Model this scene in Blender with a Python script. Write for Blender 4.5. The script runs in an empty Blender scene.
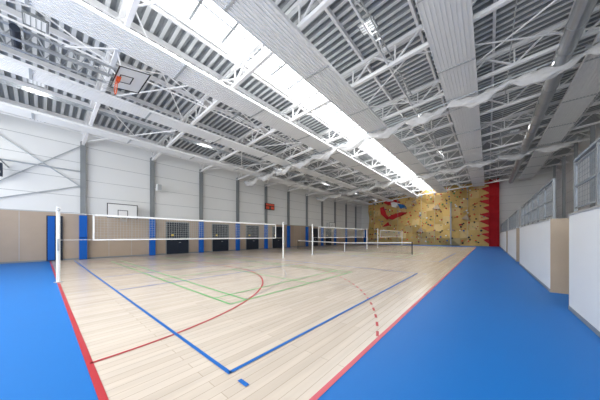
import bpy, math, random
from mathutils import Vector, Matrix
random.seed(7)
S = bpy.context.scene
S.view_settings.view_transform = 'Standard'

# ------------------------------------------------------------ materials
def mat(name, col, rough=0.5, metal=0.0, var=0.04, scale=3.0, bump=0.0, emit=0.0, spec=0.5, alpha=1.0):
    m = bpy.data.materials.new(name); m.use_nodes = True
    nt = m.node_tree; n = nt.nodes; l = nt.links
    b = n['Principled BSDF']
    b.inputs['Roughness'].default_value = rough
    b.inputs['Metallic'].default_value = metal
    b.inputs['Specular IOR Level'].default_value = spec
    b.inputs['Alpha'].default_value = alpha
    tc = n.new('ShaderNodeTexCoord'); nz = n.new('ShaderNodeTexNoise')
    nz.inputs['Scale'].default_value = scale
    nz.inputs['Detail'].default_value = 3
    l.new(tc.outputs['Object'], nz.inputs['Vector'])
    cr = n.new('ShaderNodeMix'); cr.data_type = 'RGBA'
    cr.inputs[6].default_value = (*[max(0, c*(1-var)) for c in col], 1)
    cr.inputs[7].default_value = (*[min(1, c*(1+var)) for c in col], 1)
    l.new(nz.outputs['Fac'], cr.inputs[0])
    l.new(cr.outputs[2], b.inputs['Base Color'])
    if bump:
        bp = n.new('ShaderNodeBump'); bp.inputs['Strength'].default_value = bump
        l.new(nz.outputs['Fac'], bp.inputs['Height']); l.new(bp.outputs[0], b.inputs['Normal'])
    if emit:
        b.inputs['Emission Color'].default_value = (*col, 1)
        b.inputs['Emission Strength'].default_value = emit
    return m

def wood_mat(name, c1, c2, rough=0.3):
    m = bpy.data.materials.new(name); m.use_nodes = True
    nt = m.node_tree; n = nt.nodes; l = nt.links
    b = n['Principled BSDF']; b.inputs['Roughness'].default_value = rough
    tc = n.new('ShaderNodeTexCoord'); mp = n.new('ShaderNodeMapping')
    mp.inputs['Rotation'].default_value = (0, 0, math.pi/2)
    l.new(tc.outputs['Object'], mp.inputs['Vector'])
    br = n.new('ShaderNodeTexBrick')
    br.inputs['Scale'].default_value = 1.0
    br.inputs['Color1'].default_value = (*c1, 1); br.inputs['Color2'].default_value = (*c2, 1)
    br.inputs['Mortar'].default_value = (c2[0]*.75, c2[1]*.72, c2[2]*.68, 1)
    br.inputs['Mortar Size'].default_value = 0.004
    br.inputs['Brick Width'].default_value = 2.4; br.inputs['Row Height'].default_value = 0.13
    l.new(mp.outputs[0], br.inputs['Vector'])
    nz = n.new('ShaderNodeTexNoise'); nz.inputs['Scale'].default_value = 1.3; nz.inputs['Detail'].default_value = 5
    mp2 = n.new('ShaderNodeMapping'); mp2.inputs['Scale'].default_value = (6, .5, 1)
    l.new(tc.outputs['Object'], mp2.inputs['Vector']); l.new(mp2.outputs[0], nz.inputs['Vector'])
    mx = n.new('ShaderNodeMix'); mx.data_type = 'RGBA'; mx.blend_type = 'MULTIPLY'
    mx.inputs[0].default_value = 0.3
    l.new(br.outputs['Color'], mx.inputs[6]); l.new(nz.outputs['Fac'], mx.inputs[7])
    l.new(mx.outputs[2], b.inputs['Base Color'])
    return m

M = {}
M['white'] = mat('white_painted_steel', (.88,.88,.88), .45)
M['panelw'] = mat('white_radiant_panel', (.84,.85,.85), .5)
M['wallw'] = mat('white_wall_panel', (.82,.83,.82), .6, var=.03, scale=.6)
M['seam'] = mat('panel_seam_grey', (.50,.52,.52), .6)
M['beige'] = mat('beige_wall_board', (.48,.38,.29), .55, var=.06, scale=1.5)
M['tan'] = mat('tan_plywood', (.46,.36,.26), .5, var=.1, scale=2)
M['grey'] = mat('grey_steel', (.27,.29,.30), .45, .2)
M['lgrey'] = mat('light_grey_steel', (.5,.53,.55), .4, .4)
M['dark'] = mat('dark_navy_panel', (.020,.028,.045), .55, spec=.3)
M['black'] = mat('black_paint', (.015,.015,.017), .5)
M['bluefl'] = mat('blue_sports_floor', (.004,.155,.50), .5, var=.04, scale=.5, spec=.3)
M['bluepad'] = mat('blue_wall_pad', (.006,.12,.52), .5, spec=.3)
M['blue'] = mat('blue_line_paint', (.003,.13,.48), .45, spec=.3)
M['green'] = mat('green_line_paint', (.08,.46,.11), .4)
M['red'] = mat('red_line_paint', (.46,.018,.028), .4)
M['pink'] = mat('faded_red_line_paint', (.58,.08,.11), .4)
M['dline'] = mat('dark_line_paint', (.22,.22,.22), .4)
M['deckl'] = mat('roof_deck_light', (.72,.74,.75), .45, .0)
M['deckd'] = mat('roof_deck_shadowed_flute', (.34,.36,.37), .5, .0)  # flute shade put into the colour: darker grey on webs and recesses
M['duct'] = mat('galvanised_duct', (.42,.44,.46), .35, .6, var=.12, scale=5)
M['net'] = mat('net_cord', (.50,.52,.50), .8)
M['mesh'] = mat('railing_mesh_steel', (.30,.33,.36), .5, .3)
M['band'] = mat('white_net_tape', (.86,.87,.86), .6)
M['fabric'] = mat('white_curtain_net', (.88,.88,.88), .8, var=.1, scale=8, bump=.5, alpha=.72)
M['orange'] = mat('orange_rim_paint', (.8,.12,.03), .4)
M['climb'] = mat('sand_yellow_climbing_panel', (.62,.42,.15), .75, var=.12, scale=1.2, bump=.15, spec=.2)
M['climb2'] = mat('pale_climbing_panel', (.68,.50,.23), .75, var=.1, scale=1.2, bump=.15, spec=.2)
M['redp'] = mat('red_climbing_panel', (.52,.012,.02), .55, var=.1, spec=.3)
M['sky'] = mat('skylight_polycarbonate', (.95,.97,1.0), .3, emit=2.2)
M['winglow'] = mat('added_window_glow', (.93,.97,1.0), .3, emit=1.2)  # glow of the added window behind the camera
M['lens'] = mat('luminaire_lens', (.75,.77,.78), .3, emit=.2)  # faint glow added to lenses of unlit luminaires
M['redled'] = mat('scoreboard_red', (.6,.08,.04), .5, emit=.1)
M['yellow'] = mat('yellow_sign', (.85,.6,.05), .5)
M['wood'] = wood_mat('maple_sports_floor', (.78,.68,.57), (.70,.60,.49), .22)
M['bag'] = mat('green_hold', (.1,.35,.12), .6)

# ------------------------------------------------------------ builder
class B:
    def __init__(s, name): s.name=name; s.v=[]; s.f=[]; s.mi=[]; s.ms=[]
    def m(s, k):
        if k not in s.ms: s.ms.append(k)
        return s.ms.index(k)
    def add(s, vs, fs, k):
        o=len(s.v); s.v+= [tuple(v) for v in vs]
        i=s.m(k)
        for f in fs: s.f.append(tuple(a+o for a in f)); s.mi.append(i)
        return s
    def box(s, x0,x1,y0,y1,z0,z1,k):
        vs=[(x0,y0,z0),(x1,y0,z0),(x1,y1,z0),(x0,y1,z0),(x0,y0,z1),(x1,y0,z1),(x1,y1,z1),(x0,y1,z1)]
        return s.add(vs,[(0,3,2,1),(4,5,6,7),(0,1,5,4),(1,2,6,5),(2,3,7,6),(3,0,4,7)],k)
    def beam(s,p,q,w,h,k,up=(0,0,1)):
        p=Vector(p);q=Vector(q);d=(q-p).normalized();u=Vector(up)
        if abs(d.dot(u))>.98: u=Vector((1,0,0))
        a=d.cross(u).normalized()*w/2; b=a.cross(d).normalized()*h/2
        vs=[p-a-b,p+a-b,p+a+b,p-a+b,q-a-b,q+a-b,q+a+b,q-a+b]
        return s.add(vs,[(0,3,2,1),(4,5,6,7),(0,1,5,4),(1,2,6,5),(2,3,7,6),(3,0,4,7)],k)
    def tube(s,p,q,r,k,n=8,r2=None):
        r2=r if r2 is None else r2
        p=Vector(p);q=Vector(q);d=(q-p).normalized();u=Vector((0,0,1)) if abs(d.z)<.95 else Vector((1,0,0))
        a=d.cross(u).normalized(); b=a.cross(d)
        vs=[]
        for c,rr in ((p,r),(q,r2)):
            for i in range(n):
                t=2*math.pi*i/n; vs.append(c+a*math.cos(t)*rr+b*math.sin(t)*rr)
        fs=[(i,(i+1)%n,n+(i+1)%n,n+i) for i in range(n)]+[tuple(range(n-1,-1,-1)),tuple(range(n,2*n))]
        return s.add(vs,fs,k)
    def ring(s,c,R,r,k,axis='z',n=20,m=6):
        vs=[];fs=[]
        for i in range(n):
            t=2*math.pi*i/n
            for j in range(m):
                u=2*math.pi*j/m; rr=R+r*math.cos(u); h=r*math.sin(u)
                a,b2=rr*math.cos(t),rr*math.sin(t)
                if axis=='z': vs.append((c[0]+a,c[1]+b2,c[2]+h))
                elif axis=='y': vs.append((c[0]+a,c[1]+h,c[2]+b2))
                else: vs.append((c[0]+h,c[1]+a,c[2]+b2))
        for i in range(n):
            for j in range(m):
                fs.append((i*m+j,((i+1)%n)*m+j,((i+1)%n)*m+(j+1)%m,i*m+(j+1)%m))
        return s.add(vs,fs,k)
    def strip(s,pts,w,z,k,closed=False):
        n=len(pts);L=[];R=[]
        for i in range(n):
            a=pts[(i-1)%n] if (closed or i>0) else pts[i]
            b=pts[(i+1)%n] if (closed or i<n-1) else pts[i]
            d=Vector((b[0]-a[0],b[1]-a[1])).normalized(); nn=Vector((-d.y,d.x))*w/2
            L.append((pts[i][0]+nn.x,pts[i][1]+nn.y,z));R.append((pts[i][0]-nn.x,pts[i][1]-nn.y,z))
        vs=L+R; fs=[]
        for i in range(n if closed else n-1):
            j=(i+1)%n; fs.append((n+i,n+j,j,i))
        return s.add(vs,fs,k)
    def make(s, parent=None, loc=(0,0,0), smooth=False):
        me=bpy.data.meshes.new(s.name); me.from_pydata(s.v,[],s.f)
        for k in s.ms: me.materials.append(M[k])
        for p,i in zip(me.polygons,s.mi): p.material_index=i; p.use_smooth=smooth
        me.update()
        o=bpy.data.objects.new(s.name,me); S.collection.objects.link(o); o.location=loc
        if parent: o.parent=parent
        return o
def dup(o,name,loc):
    c=bpy.data.objects.new(name,o.data); S.collection.objects.link(c); c.location=loc; return c
def empty(name,loc=(0,0,0)):
    e=bpy.data.objects.new(name,None); S.collection.objects.link(e); e.location=loc; return e

# ------------------------------------------------------------ dimensions
XL=-21.3; XR=7.0; Y0=-6.0; Y1=46.0
XE=-1.3            # wood / right edge
WY0,WY1=.4,40.4
CX=-11.3
def zb(x): return 7.85+.075*(x-XL)      # truss bottom chord
def zd(x): return zb(x)+1.15            # deck underside
COLS=[-2.2+4.1*i for i in range(12)]

# ------------------------------------------------------------ floor
b=B('floor')
b.box(XL-.3,XR+.3,Y0-.3,Y1+.3,-.3,-.02,'bluefl')
b.box(XE,XR,Y0,Y1,-.02,0,'bluefl'); b.box(XL,XE,Y0,WY0,-.02,0,'bluefl'); b.box(XL,XE,WY1,Y1,-.02,0,'bluefl')
b.box(XL,XE,WY0,WY1,-.02,0,'wood')
b.make()

# ------------------------------------------------------------ court markings
def arc(cx,cy,r,a0,a1,n=40):
    return [(cx+r*math.cos(math.radians(a0+(a1-a0)*i/n)),cy+r*math.sin(math.radians(a0+(a1-a0)*i/n))) for i in range(n+1)]
hb=B('handball_court_lines'); w=.045; z=.005
hb.strip([(XL+.3,WY0),(XE,WY0)],.065,z,'red'); hb.strip([(XL+.3,WY1),(XE,WY1)],.07,z,'red')
hb.strip([(XE,WY0),(XE,WY1)],.06,z,'pink')
hb.strip([(XL+.3,20.4),(XE,20.4)],w,z,'red')
for sgn,yb in ((1,WY0),(-1,WY1)):
    p=[]
    p+=arc(CX+1.5,0,6,0,90); p+=arc(CX-1.5,0,6,90,180)
    hb.strip([(x,yb+sgn*y) for x,y in p],w,z,'red')
    segs=[]; a=20.0; st=math.degrees(.20/9); gap=math.degrees(.22/9)
    while a+st<90: segs.append(arc(CX+1.5,0,9,a,a+st,3)); segs.append(arc(CX-1.5,0,9,180-a,180-a-st,3)); a+=st+gap
    xx=CX-1.4
    while xx<CX+1.3: segs.append([(xx,9),(xx+.22,9)]); xx+=.42
    for sg in segs: hb.strip([(x,yb+sgn*y) for x,y in sg],w,z,'red')
    hb.strip([(CX-.5,yb+sgn*7),(CX+.5,yb+sgn*7)],w,z,'red')
hb.make()
for ci in range(3):
    cy=5.93+14.5*ci
    v=B('volleyball_court_lines'); z=.008; k='blue'; w=.05
    x0,x1,y0,y1=CX-9,CX+9,cy-4.5,cy+4.5
    v.strip([(x0-.025,y0),(x1+.025,y0)],w,z,k); v.strip([(x0-.025,y1),(x1+.025,y1)],w,z,k)
    v.strip([(x0,y0),(x0,y1)],w,z,k); v.strip([(x1,y0),(x1,y1)],w,z,k)
    for xx in (CX-3,CX,CX+3): v.strip([(xx,y0),(xx,y1)],w*.9,z,k)
    for yy in (y0,y1):
        v.strip([(x1+.2,yy),(x1+.35,yy)],w,z,k); v.strip([(x0-.35,yy),(x0-.2,yy)],w,z,k)
    v.make()
    g=B('badminton_court_lines'); z=.0065; k='green'; w=.045
    x0,x1,y0,y1=CX-6.7,CX+6.7,cy-3.05,cy+3.05
    for yy in (y0,y0+.46,y1-.46,y1): g.strip([(x0,yy),(x1,yy)],w,z,k)
    for xx in (x0,x0+.76,CX-1.98,CX+1.98,x1-.76,x1): g.strip([(xx,y0),(xx,y1)],w,z,k)
    g.strip([(x0,cy),(CX-1.98,cy)],w,z,k); g.strip([(CX+1.98,cy),(x1,cy)],w,z,k)
    g.make()
bk=B('basketball_court_lines'); z=.0035; k='dline'; w=.03
bk.strip([(CX-7.5,6.4),(CX+7.5+2,6.4)],w,z,k)
for sgn,yb in ((1,WY0),(-1,WY1)):
    bk.strip([(x,yb+sgn*(y+1.575)) for x,y in arc(CX,0,6.75,12,168,60)],w,z,k)
    for xx in (CX-2.45,CX+2.45): bk.strip([(xx,yb),(xx,yb+sgn*5.8)],w,z,k)
    bk.strip([(CX-2.45,yb+sgn*5.8),(CX+2.45,yb+sgn*5.8)],w,z,k)
    bk.strip([(x,yb+sgn*(5.8+y)) for x,y in arc(CX,0,1.8,0,180)],w,z,k)
bk.strip(arc(CX,20.4,1.8,0,360)[:-1],w,z,k,closed=True)
bk.make()

# ------------------------------------------------------------ walls
b=B('wall_left')
b.box(XL-.3,XL,Y0,Y1,0,3.15,'beige'); b.box(XL-.3,XL,Y0,Y1,3.15,zd(XL)+.1,'wallw')
b.box(XL,XL+.012,Y0,Y1,3.12,3.18,'seam')
for zz in (4.3,5.45,6.6,7.75): b.box(XL,XL+.006,Y0,Y1,zz,zz+.035,'seam')
for c in COLS:
    for t in (1.37,2.73): b.box(XL,XL+.006,c+t,c+t+.02,.1,3.1,'seam')
b.make()
def endwall(name,y0,y1):
    b=B(name)
    vs=[(XL-.3,y0,0),(XR+.3,y0,0),(XR+.3,y0,zd(XR)+.2),(XL-.3,y0,zd(XL)+.1),(XL-.3,y1,0),(XR+.3,y1,0),(XR+.3,y1,zd(XR)+.2),(XL-.3,y1,zd(XL)+.1)]
    b.add(vs,[(0,1,2,3),(5,4,7,6),(1,5,6,2),(4,0,3,7),(3,2,6,7),(0,4,5,1)],'wallw'); return b
b=endwall('wall_far',Y1,Y1+.3)
for zz in (4.3,5.45,6.6,7.75,8.9): b.box(XL,XR,Y1-.006,Y1,zz,zz+.025,'seam')
b.box(XL+.02,-19.4,Y1-.03,Y1-.006,0,3.1,'beige'); b.box(XL+.5,-20.1,Y1-.06,Y1-.03,.05,2.9,'bluepad')
b.make()
b=endwall('wall_near',Y0-.3,Y0); b.make()
b=B('added_window')  # unseen window, added behind the camera to light the ceiling
b.box(-19.9,4.9,Y0,Y0+.06,2.9,7.6,'winglow')
for i in range(11):
    x=-20+i*2.5; b.box(x-.04,x+.04,Y0,Y0+.14,2.8,7.7,'white')
for zz in (2.8,5.2,7.6): b.box(-20,5,Y0,Y0+.14,zz,zz+.1,'white')
b.make()
b=B('wall_right'); b.box(XR,XR+.3,Y0,Y1,0,zd(XR)+.2,'wallw')
for zz in (4.3,5.45,6.6,7.75,8.9): b.box(XR-.006,XR,Y0,Y1,zz,zz+.025,'seam')
b.make()

c=B('steel_column')
h=zb(XL)+.2
c.box(.012,.03,-.13,.13,3.0,h,'grey'); c.box(.24,.26,-.13,.13,3.0,h,'grey'); c.box(.03,.24,-.012,.012,3.0,h,'grey')
c.box(.012,.30,-.19,.19,.02,3.0,'bluepad'); c.box(.012,.31,-.20,.20,1.48,1.50,'dark'); c.box(.012,.3,-.2,.2,0,.02,'dark')
o=c.make(loc=(XL,COLS[0],0))
for y in COLS[1:]: dup(o,'steel_column',(XL,y,0))
b=B('wall_wind_brace')
b.tube((XL+.12,-2.0,4.3),(XL+.12,1.75,7.7),.03,'lgrey'); b.tube((XL+.12,-2.0,7.7),(XL+.12,1.75,5.0),.03,'lgrey')
b.tube((XL+.12,-2.0,6.0),(XL+.12,1.75,6.0),.04,'lgrey'); b.tube((XL+.12,1.75,5.0),(XL+.12,-2,3.6),.03,'lgrey')
b.make()

di=1
for ya,yb_ in ((7.1,8.95),(11.3,13.1),(15.4,17.2),(19.5,21.3),(27.7,29.5),(31.8,33.6)):
    b=B('door_%d'%di); di+=1
    b.box(XL+.012,XL+.04,ya,yb_,.02,2.8,'dark')
    b.box(XL+.012,XL+.07,ya-.06,ya,0,2.86,'grey'); b.box(XL+.012,XL+.07,yb_,yb_+.06,0,2.86,'grey'); b.box(XL+.012,XL+.07,ya,yb_,2.8,2.86,'grey')
    ym=(ya+yb_)/2; b.box(XL+.04,XL+.048,ym-.01,ym+.01,.05,2.78,'black')
    b.box(XL+.04,XL+.1,ym+.08,ym+.12,1.0,1.04,'lgrey'); b.box(XL+.09,XL+.1,ym+.08,ym+.24,1.0,1.04,'lgrey')
    b.box(XL+.04,XL+.05,ym-.55,ym-.35,1.6,1.75,'yellow')
    b.make()
b=B('wall_pad')
b.box(XL+.012,XL+.1,.25,.95,.02,2.9,'dark'); b.box(XL+.1,XL+.11,.3,.6,.06,2.86,'bluepad'); b.make()
b=B('baseboard_left'); b.box(XL+.0,XL+.011,Y0,Y1,0,.1,'grey'); b.make()

# ------------------------------------------------------------ roof deck + skylight
SX0,SX1=-8.9,-7.15
b=B('ceiling')
pitch=.34
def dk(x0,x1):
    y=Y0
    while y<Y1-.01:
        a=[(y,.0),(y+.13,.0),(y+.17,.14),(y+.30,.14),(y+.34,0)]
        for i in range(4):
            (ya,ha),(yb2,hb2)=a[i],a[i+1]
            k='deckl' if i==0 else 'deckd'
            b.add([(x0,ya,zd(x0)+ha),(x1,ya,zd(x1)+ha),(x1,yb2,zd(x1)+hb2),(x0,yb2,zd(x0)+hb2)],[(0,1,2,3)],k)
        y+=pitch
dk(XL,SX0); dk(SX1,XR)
for x0,x1 in ((XL-.3,SX0),(SX1,XR+.3)):
    b.add([(x0,Y0-.3,zd(x0)+.2),(x1,Y0-.3,zd(x1)+.2),(x1,Y1+.3,zd(x1)+.2),(x0,Y1+.3,zd(x0)+.2)],[(0,1,2,3)],'deckl')
b.make()
b=B('window_2')   # continuous roof light
for x0,sg in ((SX0,-1),(SX1,1)):
    b.box(min(x0,x0+sg*.06),max(x0,x0+sg*.06),Y0,Y1,zd(x0)-.12,zd(x0)+.6,'white')
b.add([(SX0,Y0,zd(SX0)+.55),(SX1,Y0,zd(SX1)+.5),(SX1,Y1,zd(SX1)+.5),(SX0,Y1,zd(SX0)+.55)],[(0,1,2,3)],'sky')
y=Y0+.2
while y<Y1:
    b.beam((SX0,y,zd(SX0)+.2),(SX1,y,zd(SX1)+.2),.10,.12,'grey'); y+=1.37
b.beam(((SX0+SX1)/2,Y0,zd(-8)+.2),((SX0+SX1)/2,Y1,zd(-8)+.2),.06,.1,'grey')
b.make()

# ------------------------------------------------------------ trusses
t=B('roof_truss')
xa,xb=XL+.02,XR-.02
t.beam((xa,0,zb(xa)),(xb,0,zb(xb)),.14,.14,'white')
t.beam((xa,0,zd(xa)-.32),(xb,0,zd(xb)-.32),.16,.16,'white')
npan=14; dx=(xb-xa)/npan
for i in range(npan):
    x0=xa+i*dx; x1=x0+dx; xm=(x0+x1)/2
    t.beam((x0,0,zb(x0)),(xm,0,zd(xm)-.32),.07,.07,'white',up=(0,1,0))
    t.beam((xm,0,zd(xm)-.32),(x1,0,zb(x1)),.07,.07,'white',up=(0,1,0))
    t.beam((x0,0,zb(x0)),(x0,0,zd(x0)-.32),.06,.06,'white')
o=t.make(loc=(0,COLS[0],0))
for y in COLS[1:]: dup(o,'roof_truss',(0,y,0))
b=B('roof_purlins')
for x in [-20,-17.6,-15.2,-12.8,-10.4,-9.05,-7.0,-4.6,-2.2,.2,2.6,5.0]:
    b.beam((x,Y0+.02,zd(x)-.13),(x,Y1-.02,zd(x)-.13),.10,.2,'white')
b.make()
b=B('roof_bracing')
for i in range(0,len(COLS)-1):
    y0,y1=COLS[i],COLS[i+1]
    for x in (-19.2,-11.7,-3.4,4.9):
        z0=zb(x)
        b.tube((x,y0,z0),(x,(y0+y1)/2,z0+.75),.028,'white',6); b.tube((x,(y0+y1)/2,z0+.75),(x,y1,z0),.028,'white',6)
        b.tube((x,y0,z0),(x,y1,z0),.035,'white',6)
for i in (1,3,5,7,9):
    y0,y1=COLS[i],COLS[i+1]
    for xx in (-20.5,-14.5,-8.5,-2.5):
        b.tube((xx,y0,zb(xx)),(xx+6,y1,zb(xx+6)),.03,'white',6)
        b.tube((xx+6,y0,zb(xx+6)),(xx,y1,zb(xx)),.03,'white',6)
b.make()

# ------------------------------------------------------------ radiant ceiling panels
def panel(x,w,yA=-5.2,yB=43.5):
    b=B('radiant_ceiling_panel')
    zt=zb(x)-.12
    b.box(x-w/2,x+w/2,yA,yB,zt-.03,zt,'panelw')
    n=int(w/.13)
    for i in range(n+1):
        xx=x-w/2+w*i/n
        b.box(xx-.018,xx+.018,yA,yB,zt-.065,zt-.03,'panelw')
    b.box(x-w/2-.02,x-w/2,yA,yB,zt-.06,zt+.07,'panelw'); b.box(x+w/2,x+w/2+.02,yA,yB,zt-.06,zt+.07,'panelw')
    for y in COLS:
        b.box(x-w/2,x+w/2,y+1.9,y+1.98,zt-.07,zt-.02,'lgrey')
        for sx in (-1,1): b.tube((x+sx*w*.4,y,zt),(x+sx*w*.4,y,zb(x)),.012,'lgrey',6)
    b.make()
for x,w in ((-18.2,.9),(-14.2,.95),(-9.9,1.2),(-5.8,1.3),(-1.1,1.35),(4.0,1.3)): panel(x,w)

b=B('ventilation_duct')
x=2.45; zz=zb(x)-.35
b.tube((x,-4.5,zz),(x,43,zz),.26,'duct',18)
y=-4
while y<43: b.ring((x,y,zz),.265,.018,'duct','y',18,5); y+=1.5
for y in COLS: 
    b.tube((x,y,zz+.26),(x,y,zb(x)),.012,'lgrey',6)
b.make()
b=B('sprinkler_pipe')
b.tube((.75,-5,zb(.75)+.2),(.75,44,zb(.75)+.2),.022,'lgrey',8)
b.make()
for x in (-16.2,-3.3):
    b=B('cable_tray')
    z0=zb(x)+.1
    for s in (-.12,.12): b.box(x+s-.01,x+s+.01,-5,44,z0,z0+.08,'lgrey')
    y=-5
    while y<44: b.box(x-.12,x+.12,y,y+.03,z0,z0+.015,'lgrey'); y+=.4
    b.make()

b=B('ceiling_luminaire')
b.box(-.3,.3,-.3,.3,0,.07,'grey'); b.box(-.26,.26,-.26,.26,-.012,0,'lens')
for i in range(5): b.box(-.26,.26,-.24+i*.12-.008,-.24+i*.12+.008,-.025,-.012,'grey')
for sx in (-.2,.2): b.box(sx-.02,sx+.02,-.2,.2,.07,.14,'grey')
b.tube((0,0,.07),(0,0,.55),.015,'lgrey',6)
first=None
for x in (-19.9,-15.8,-11.9,-3.5,1.6):
    for i in range(0,11,2):
        y=COLS[i]+2.1; loc=(x,y,zd(x)-.75)
        if first is None: first=b.make(loc=loc)
        else: dup(first,'ceiling_luminaire',loc)

# ------------------------------------------------------------ lifted divider curtains
def curtain(Y):
    e=empty('divider_curtain',(0,Y,0))
    b=B('gathered_net')
    n=300; m=14; xs=XL+.5; xe=5.6; vs=[];fs=[]
    ph=[random.uniform(0,6.28) for _ in range(6)]
    for i in range(n+1):
        u=i/n; x=xs+(xe-xs)*u
        sag=.34*abs(math.sin((x-xs)*math.pi/2.4))
        zc=zb(x)-.35-sag*.9
        r=.08+.14*abs(math.sin((x-xs)*math.pi/2.4+ .2))+.03*math.sin(x*9+ph[0])
        for j in range(m):
            a=2*math.pi*j/m
            rr=r*(1+.28*math.sin(3*a+x*4+ph[1])+.2*math.sin(5*a-x*7+ph[2]))
            vs.append((x,rr*.9*math.cos(a),zc+rr*math.sin(a)*1.15))
    for i in range(n):
        for j in range(m): fs.append((i*m+j,(i+1)*m+j,(i+1)*m+(j+1)%m,i*m+(j+1)%m))
    b.add(vs,fs,'fabric'); b.make(parent=e,smooth=True)
    b=B('lift_beam')
    b.tube((xs,0,zb(xs)-.2),(xe,0,zb(xe)-.2),.04,'lgrey')
    x=xs
    while x<=xe+.01:
        b.tube((x,0,zb(x)-.5),(x,0,zb(x)+.05),.012,'net',6); b.box(x-.08,x+.08,-.08,.08,zb(x)-.25,zb(x)-.12,'lgrey'); x+=2.4
    b.make(parent=e)
curtain(14.9); curtain(28.6)

# ------------------------------------------------------------ ceiling basketball goal (folded)
e=empty('ceiling_basketball_goal',(CX,1.9,0))
b=B('backboard')
zt=7.95
def P(u,v,w=0):
    t=math.radians(12); return (u, v*math.cos(t)-w*math.sin(t), zt - w*math.cos(t)+ v*math.sin(t))
def slab(u0,u1,v0,v1,w0,w1,k):
    vs=[P(u0,v0,w0),P(u1,v0,w0),P(u1,v1,w0),P(u0,v1,w0),P(u0,v0,w1),P(u1,v0,w1),P(u1,v1,w1),P(u0,v1,w1)]
    b.add(vs,[(0,1,2,3),(7,6,5,4),(0,4,5,1),(1,5,6,2),(2,6,7,3),(3,7,4,0)],k)
slab(-.9,.9,0,1.05,0,.03,'band')
for a in ((-.9,.9,0,.05),(-.9,.9,1.0,1.05),(-.9,-.85,0,1.05),(.85,.9,0,1.05)): slab(*a,.03,.045,'black')
for a in ((-.3,.3,.15,.19),(-.3,.3,.56,.6),(-.3,-.26,.15,.6),(.26,.3,.15,.6)): slab(*a,.03,.04,'black')
slab(-.12,.12,.08,.22,.03,.2,'orange')
b.make(parent=e)
b=B('rim'); b.ring((0,.05,zt-.45),.225,.018,'orange','y',24,6)
b.tube((-.08,.15,zt-.1),(-.1,.05,zt-.24),.015,'orange'); b.tube((.08,.15,zt-.1),(.1,.05,zt-.24),.015,'orange')
for i in range(12):
    a=2*math.pi*i/12; b.tube((.225*math.cos(a),.05,zt-.45+.225*math.sin(a)),(.12*math.cos(a+.3),-.35,zt-.5+.12*math.sin(a+.3)),.006,'net',4)
b.make(parent=e)
b=B('mast')
for sx in (-.28,.28):
    b.tube((sx,.5,zt+.14),(sx,-3.4,zt+.02),.045,'duct'); b.tube((sx,-.2,zt-.25),(sx,-3.4,zt-.35),.035,'duct')
    for i in range(8):
        y0=-.2-i*.4; b.tube((sx,y0,zt-.25-.012*i),(sx,y0-.2,zt+.10),.014,'duct',6); b.tube((sx,y0-.2,zt+.10),(sx,y0-.4,zt-.25-.012*i),.014,'duct',6)
    b.tube((sx,-1.4,zt+.1),(sx*3,0,zb(CX)-.05),.03,'white'); b.tube((sx,-3.3,zt),(sx*2,-4.1,zb(CX)-.05),.04,'white')
    b.tube((sx,.2,zt+.14),(sx*2.2,0,zb(CX)-.05),.03,'white')
for i in range(9): b.tube((-.28,.3-i*.45,zt+.12),(.28,.3-i*.45,zt+.12),.02,'duct',6)
b.tube((-.5,-2.4,zt-.1),(.5,-2.4,zt-.1),.11,'dark',12)
b.make(parent=e)

def wallgoal(y,z0=2.9):
    e=empty('wall_basketball_goal',(XL,y,0))
    b=B('backboard'); X=.75
    b.box(X,X+.03,-.9,.9,z0,z0+1.05,'band')
    for a in ((-.9,.9,z0,z0+.05),(-.9,.9,z0+1,z0+1.05),(-.9,-.85,z0,z0+1.05),(.85,.9,z0,z0+1.05),(-.3,.3,z0+.15,z0+.19),(-.3,.3,z0+.56,z0+.6),(-.3,-.26,z0+.15,z0+.6),(.26,.3,z0+.15,z0+.6)):
        b.box(X+.03,X+.036,*a,'black')
    b.make(parent=e)
    b=B('bracket')
    for s in (-.5,.5):
        for zz in (z0+.2,z0+.9): b.tube((.02,s,zz),(X,s*.8,zz),.03,'lgrey')
        b.tube((.02,s,z0+.9),(X,s*.8,z0+.2),.02,'lgrey'); b.box(.012,.04,s-.06,s+.06,z0+.1,z0+1,'lgrey')
    b.make(parent=e)
    b=B('rim'); b.ring((X+.42,0,z0+.15),.225,.014,'orange','z',24,6); b.box(X+.036,X+.2,-.08,.08,z0+.12,z0+.17,'orange')
    for i in range(12):
        a=2*math.pi*i/12; b.tube((X+.42+.225*math.cos(a),.225*math.sin(a),z0+.15),(X+.42+.12*math.cos(a+.3),.12*math.sin(a+.3),z0-.27),.006,'net',4)
    b.make(parent=e)
wallgoal(3.95); wallgoal(34.7-2.0)
b=B('wall_speaker_bracket')
b.tube((XL+.02,-1.7,5.6),(XL+.9,-1.5,5.9),.03,'grey'); b.tube((XL+.02,-1.7,4.9),(XL+.9,-1.5,5.9),.03,'grey'); b.tube((XL+.02,-1.2,5.6),(XL+.9,-1.5,5.9),.03,'grey')
b.box(XL+.75,XL+1.1,-1.7,-1.35,4.9,5.6,'dark'); b.tube((XL+.9,-1.5,5.6),(XL+.9,-1.5,5.92),.03,'grey')
b.ring((XL+1.11,-1.52,5.1),.1,.02,'lgrey','x',16,5); b.ring((XL+1.11,-1.52,5.4),.07,.02,'lgrey','x',16,5); b.make()
b=B('wall_loudspeaker')
b.tube((XL+.26,6.05,5.6),(XL+.6,6.25,5.6),.03,'grey'); b.box(XL+.5,XL+.85,6.15,6.5,5.3,5.85,'band'); b.box(XL+.85,XL+.86,6.18,6.47,5.33,5.82,'lgrey'); b.make()
b=B('scoreboard')
b.box(XL+.27,XL+.4,18.0,19.5,4.9,5.7,'black'); b.box(XL+.4,XL+.41,18.08,19.42,5.4,5.64,'redled'); b.box(XL+.4,XL+.41,18.08,18.6,4.98,5.3,'redled'); b.box(XL+.4,XL+.41,18.9,19.42,4.98,5.3,'redled')
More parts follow.
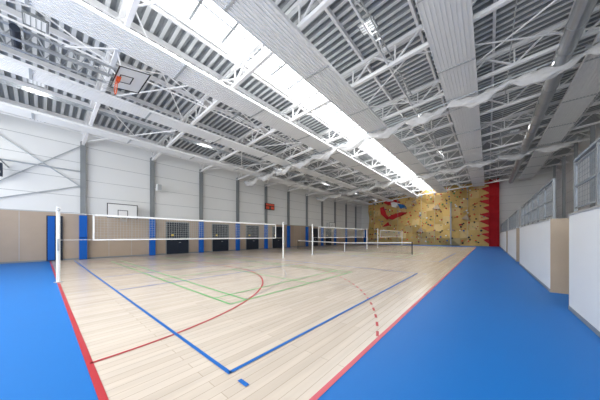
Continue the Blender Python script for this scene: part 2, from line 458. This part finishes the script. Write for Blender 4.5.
b.box(XL+.27,XL+.28,18.25,18.35,5.2,5.3,'grey'); b.make()

# ------------------------------------------------------------ nets
def vnet(y0):
    e=empty('volleyball_net',(CX,y0,0)); L=11.0
    b=B('posts')
    for y in (0,L):
        b.tube((0,y,0),(0,y,2.6),.05,'band',12); b.tube((0,y,0),(0,y,.02),.11,'lgrey',14)
        b.box(.05,.10,y-.03,y+.03,1.1,1.5,'lgrey'); b.ring((.08,y,2.5),.04,.01,'grey','x',10,5)
    b.make(parent=e)
    b=B('net'); a,c=.9,L-.75; zt=2.43; z0=1.43
    b.box(-.012,.012,a,c,zt-.07,zt,'band'); b.box(-.01,.01,a,c,z0,z0+.05,'band')
    for y in (a,c): b.box(-.012,.012,y-.025,y+.025,z0,zt,'band')
    y=a+.1
    while y<c: b.box(-.003,.003,y-.003,y+.003,z0,zt,'net'); y+=.1
    for i in range(1,10): b.box(-.003,.003,a,c,z0+i*.1-.003,z0+i*.1+.003,'net')
    for ya,yb2 in ((0,a),(c,L)):
        for zz in (zt-.03,z0+.03): b.tube((0,ya,zz),(0,yb2,zz),.007,'band',5)
    b.make(parent=e)
for y in (.4,14.9,29.4): vnet(y)
e=empty('tennis_net',(CX,20.4,0))
b=B('posts')
for x in (-6.4,6.4): b.tube((x,0,0),(x,0,1.1),.045,'black',12); b.tube((x,0,0),(x,0,.02),.1,'lgrey',12)
b.make(parent=e)
b=B('net')
def tz(x): return .93+.14*(abs(x)/6.4)**1.3
n=128
for i in range(n):
    x0=-6.35+12.7*i/n; x1=-6.35+12.7*(i+1)/n
    b.beam((x0,0,tz(x0)-.03),(x1,0,tz(x1)-.03),.02,.07,'band')
    b.box(x0-.005,x0+.005,-.005,.005,.04,tz(x0)-.05,'black')
for i in range(1,10): b.box(-6.35,6.35,-.005,.005,i*.1,i*.1+.008,'black')
b.box(-.03,.03,-.012,.012,0,.9,'band')
b.make(parent=e)

# ------------------------------------------------------------ climbing wall
e=empty('climbing_wall',(0,0,0))
b=B('panels')
CX0,CX1=-19.2,1.30; YC=45.3
nx,nz=17,8
def ctop(x): return zb(x)+.85
def relief(i,j):
    r=.30*math.sin(i*1.7)+.22*math.sin(i*.6+j*1.1)+.15*math.sin(j*2.3+i)
    return max(0,.40+r+ (.08*j if 8<i<14 else 0))
grid={}
for i in range(nx+1):
    for j in range(nz+1):
        x=CX0+(CX1-CX0)*i/nx; zz=ctop(x)*j/nz
        d=relief(i,j)*(0.25 if j==0 else 1)
        grid[i,j]=(x,YC-d,zz)
for i in range(nx):
    for j in range(nz):
        a,c,d,f=grid[i,j],grid[i+1,j],grid[i+1,j+1],grid[i,j+1]
        red = i>=nx-1
        k='redp' if red else ('climb2' if (i*3+j*5)%4==0 else 'climb')
        if (i+j)%2: b.add([a,c,d,f],[(0,1,2),(0,2,3)],k)
        else: b.add([a,c,d,f],[(0,1,3),(1,2,3)],k)
for i in (0,nx):
    for j in range(nz):
        a,d=grid[i,j],grid[i,j+1]; k='redp' if i else 'tan'
        b.add([a,d,(d[0],Y1-.06,d[2]),(a[0],Y1-.06,a[2])],[(0,1,2,3)],k)
for i in range(nx):
    a,c=grid[i,nz],grid[i+1,nz]; b.add([a,c,(c[0],Y1-.06,c[2]),(a[0],Y1-.06,a[2])],[(0,1,2,3)],'tan')
b.make(parent=e)
def surf(x,zz):
    u=(x-CX0)/(CX1-CX0)*nx; i=min(nx-1,max(0,int(u))); fu=u-i
    v=zz/ctop(x)*nz; j=min(nz-1,max(0,int(v))); fv=v-j
    g=lambda i,j:grid[i,j][1]
    return (g(i,j)*(1-fu)+g(i+1,j)*fu)*(1-fv)+(g(i,j+1)*(1-fu)+g(i+1,j+1)*fu)*fv
b=B('holds')
cols=['redp','blue','black','bag','band','orange','dark','redp','tan','redp']
for q in range(380):
    x=random.uniform(CX0+.3,CX1-1.5); zz=random.uniform(.4,ctop(x)-.4); y=surf(x,zz)
    r=random.uniform(.08,.18); k=random.choice(cols)
    vs=[];n=7
    for a in range(n):
        t=2*math.pi*a/n; rr=r*random.uniform(.8,1.2); vs.append((x+rr*math.cos(t),y+.05,zz+rr*math.sin(t)))
    for a in range(n):
        t=2*math.pi*a/n; rr=r*.55; vs.append((x+rr*math.cos(t),y-r*.8,zz+rr*math.sin(t)))
    b.add(vs,[(a,(a+1)%n,n+(a+1)%n,n+a) for a in range(n)]+[tuple(range(n,2*n))],k)
b.make(parent=e)
b=B('volumes')
def vol(pts,k,h=.25):
    cx=sum(p[0] for p in pts)/len(pts); cz=sum(p[1] for p in pts)/len(pts)
    base=[(p[0],surf(p[0],p[1])+.1,p[1]) for p in pts]; y=min(surf(p[0],p[1]) for p in pts+[(cx,cz)])
    top=[(cx+(p[0]-cx)*.82,y-h,cz+(p[1]-cz)*.82) for p in pts]; n=len(pts)
    b.add(base+top,[(a,(a+1)%n,n+(a+1)%n,n+a) for a in range(n)]+[tuple(range(n,2*n))],k)
zz=.3
while zz<9.4:
    w_=random.uniform(.6,1.3); hgt=random.uniform(.7,1.1)
    vol([(.15,zz),(.15,zz+hgt),(-w_,zz+hgt*.75)],'redp',.18); zz+=hgt+.05
vol([(-16.2,8.3),(-15.4,8.8),(-13.4,8.7),(-12.7,8.1),(-13.6,7.5),(-15.2,7.7)],'redp',.3)
vol([(-14.6,8.2),(-13.9,8.3),(-12.9,7.9),(-13.5,7.0),(-14.4,7.3)],'band',.42)
vol([(-13.4,7.9),(-12.2,7.6),(-11.8,7.0),(-12.8,6.8)],'blue',.45)
vol([(-16.8,7.4),(-16.1,7.6),(-15.5,6.0),(-14.8,5.2),(-15.4,4.8),(-16.6,6.0)],'redp',.25)
vol([(-15.3,5.1),(-14.6,5.7),(-12.6,6.2),(-11.6,6.1),(-12.6,5.4),(-14.2,4.7)],'redp',.3)
vol([(-16.5,3.4),(-15.2,4.4),(-14.9,3.7)],'redp',.2)
vol([(-10.0,2.4),(-9.2,3.2),(-8.6,2.2)],'tan',.3); vol([(-7.5,6.4),(-6.6,7.2),(-6.2,6.1)],'tan',.3)
vol([(-3.4,4.4),(-2.6,5.2),(-2.2,4.1)],'tan',.3); vol([(-11.0,8.0),(-10.2,8.4),(-9.9,7.4)],'tan',.3)
b.make(parent=e)
b=B('belay_rail'); 
b.box(-4.8,-4.6,YC-1.35,YC-1.25,.2,zb(-4.7)+.3,'grey')
for zz in (.25,3,6,9): b.box(-4.75,-4.65,YC-1.26,YC+.1,zz,zz+.08,'grey')
for x in (-17.5,-13,-9,-7,-2.5): b.tube((x,YC-1.5,.6),(x,YC-1.5,zb(x)+.3),.018,'net',5); b.box(x-.12,x+.12,YC-1.62,YC-1.38,zb(x)-.3,zb(x)+.1,'grey')
b.make(parent=e)

# ------------------------------------------------------------ right gallery
GX=1.35; GZ=2.05; GR=XR-.02
def block(name,y0,y1):
    b=B(name)
    b.box(GX,GR,y0,y1,0,GZ,'wallw')
    b.box(GX-.012,GX,y0,y1,0,.08,'grey')
    b.box(GX-.02,GR,y0-.0,y1,GZ,GZ+.04,'lgrey')
    b.box(GX+.0,GR,y0-.02,y0,0,GZ+.04,'tan'); b.box(GX,GR,y1,y1+.02,0,GZ+.04,'tan')
    b.make()
block('gallery_platform',Y0+.16,7.5); block('gallery_platform',9.42,17.5); block('gallery_platform',19.4,27.5); block('gallery_platform',29.4,Y1-.05)
b=B('gallery_stairs')
for i in range(11): b.box(GX+.6+i*.28,XR-1.6 if i<10 else GR,7.54,9.38,i*.186 if i else 0,(i+1)*.186,'lgrey')
b.make()
def railing(y0,y1):
    e=empty('gallery_railing',(GX+.08,y0,GZ+.04)); L=y1-y0
    n=max(1,round(L/1.35)); st=L/n
    b=B('posts')
    for i in range(n+1):
        y=i*st; b.box(-.025,.025,y-.025,y+.025,0,1.12,'grey')
        b.box(-.05,.05,y-.05,y+.05,0,.015,'grey')
    b.box(-.03,.03,0,L,1.1,1.15,'mesh'); b.box(-.02,.02,0,L,.55,.58,'mesh')
    b.make(parent=e)
    b=B('mesh_infill')
    for i in range(n):
        a=i*st+.06; c=(i+1)*st-.06
        for zz in (.1,1.02): b.box(-.012,.012,a,c,zz,zz+.025,'mesh')
        for yy in (a,c): b.box(-.012,.012,yy-.012,yy+.012,.1,1.04,'mesh')
        y=a+.1
        while y<c-.02: b.box(-.0025,.0025,y-.0025,y+.0025,.1,1.03,'mesh'); y+=.1
        zz=.2
        while zz<1.0: b.box(-.0025,.0025,a,c,zz-.0025,zz+.0025,'mesh'); zz+=.1
    b.make(parent=e)
railing(-5.8,7.45); railing(9.5,17.4); railing(19.5,27.4); railing(29.5,43.4)
b=B('gallery_column')
b.box(-.1,.1,-.1,-.085,0,zb(5.9)-GZ-.14,'grey'); b.box(-.1,.1,.085,.1,0,zb(5.9)-GZ-.14,'grey'); b.box(-.01,.01,-.085,.085,0,zb(5.9)-GZ-.14,'grey')
b.box(-.18,.18,-.18,.18,0,.03,'grey')
first=None
for i,y in enumerate(COLS[1:-1]):
    if first is None: first=b.make(loc=(5.9,y,GZ+.042))
    else: dup(first,'gallery_column',(5.9,y,GZ+.042))

# ------------------------------------------------------------ lights
def area(name,loc,rot,sx,sy,en,col=(1,1,1)):
    l=bpy.data.lights.new(name,'AREA'); l.shape='RECTANGLE'; l.size=sx; l.size_y=sy; l.energy=en; l.color=col
    o=bpy.data.objects.new(name,l); S.collection.objects.link(o); o.location=loc; o.rotation_euler=rot; return o
area('added_window_fill',(-7.5,Y0+.2,5.2),(math.radians(90),0,0),24,4.6,1550,(1,1,1))  # added fill light at the unseen window, brightens ceiling and walls
area('roof_light_daylight',(-8.0,20,zd(-8)+.4),(0,0,0),1.5,50,2500,(1,1,1))
for x in (-15.8,-3.5,1.6):
    for i in range(0,11,2):
        area('luminaire_fill',(x,COLS[i]+2.1,zd(x)-.8),(0,0,0),.5,.5,25,(1,.98,.95))  # fill light added below the luminaires, which are switched off

w=bpy.data.worlds.new('World'); S.world=w; w.use_nodes=True
nt=w.node_tree; bg=nt.nodes['Background']
bg.inputs[0].default_value=(.8,.9,1,1); bg.inputs[1].default_value=1.0

# ------------------------------------------------------------ camera
cd=bpy.data.cameras.new('camera'); cam=bpy.data.objects.new('camera',cd); S.collection.objects.link(cam)
cam.location=(0,0,1.6); cam.rotation_euler=(math.radians(90),0,math.radians(40.4))
cd.sensor_width=36; cd.lens=221/600*36; cd.shift_y=.06; cd.clip_start=.05
S.camera=cam
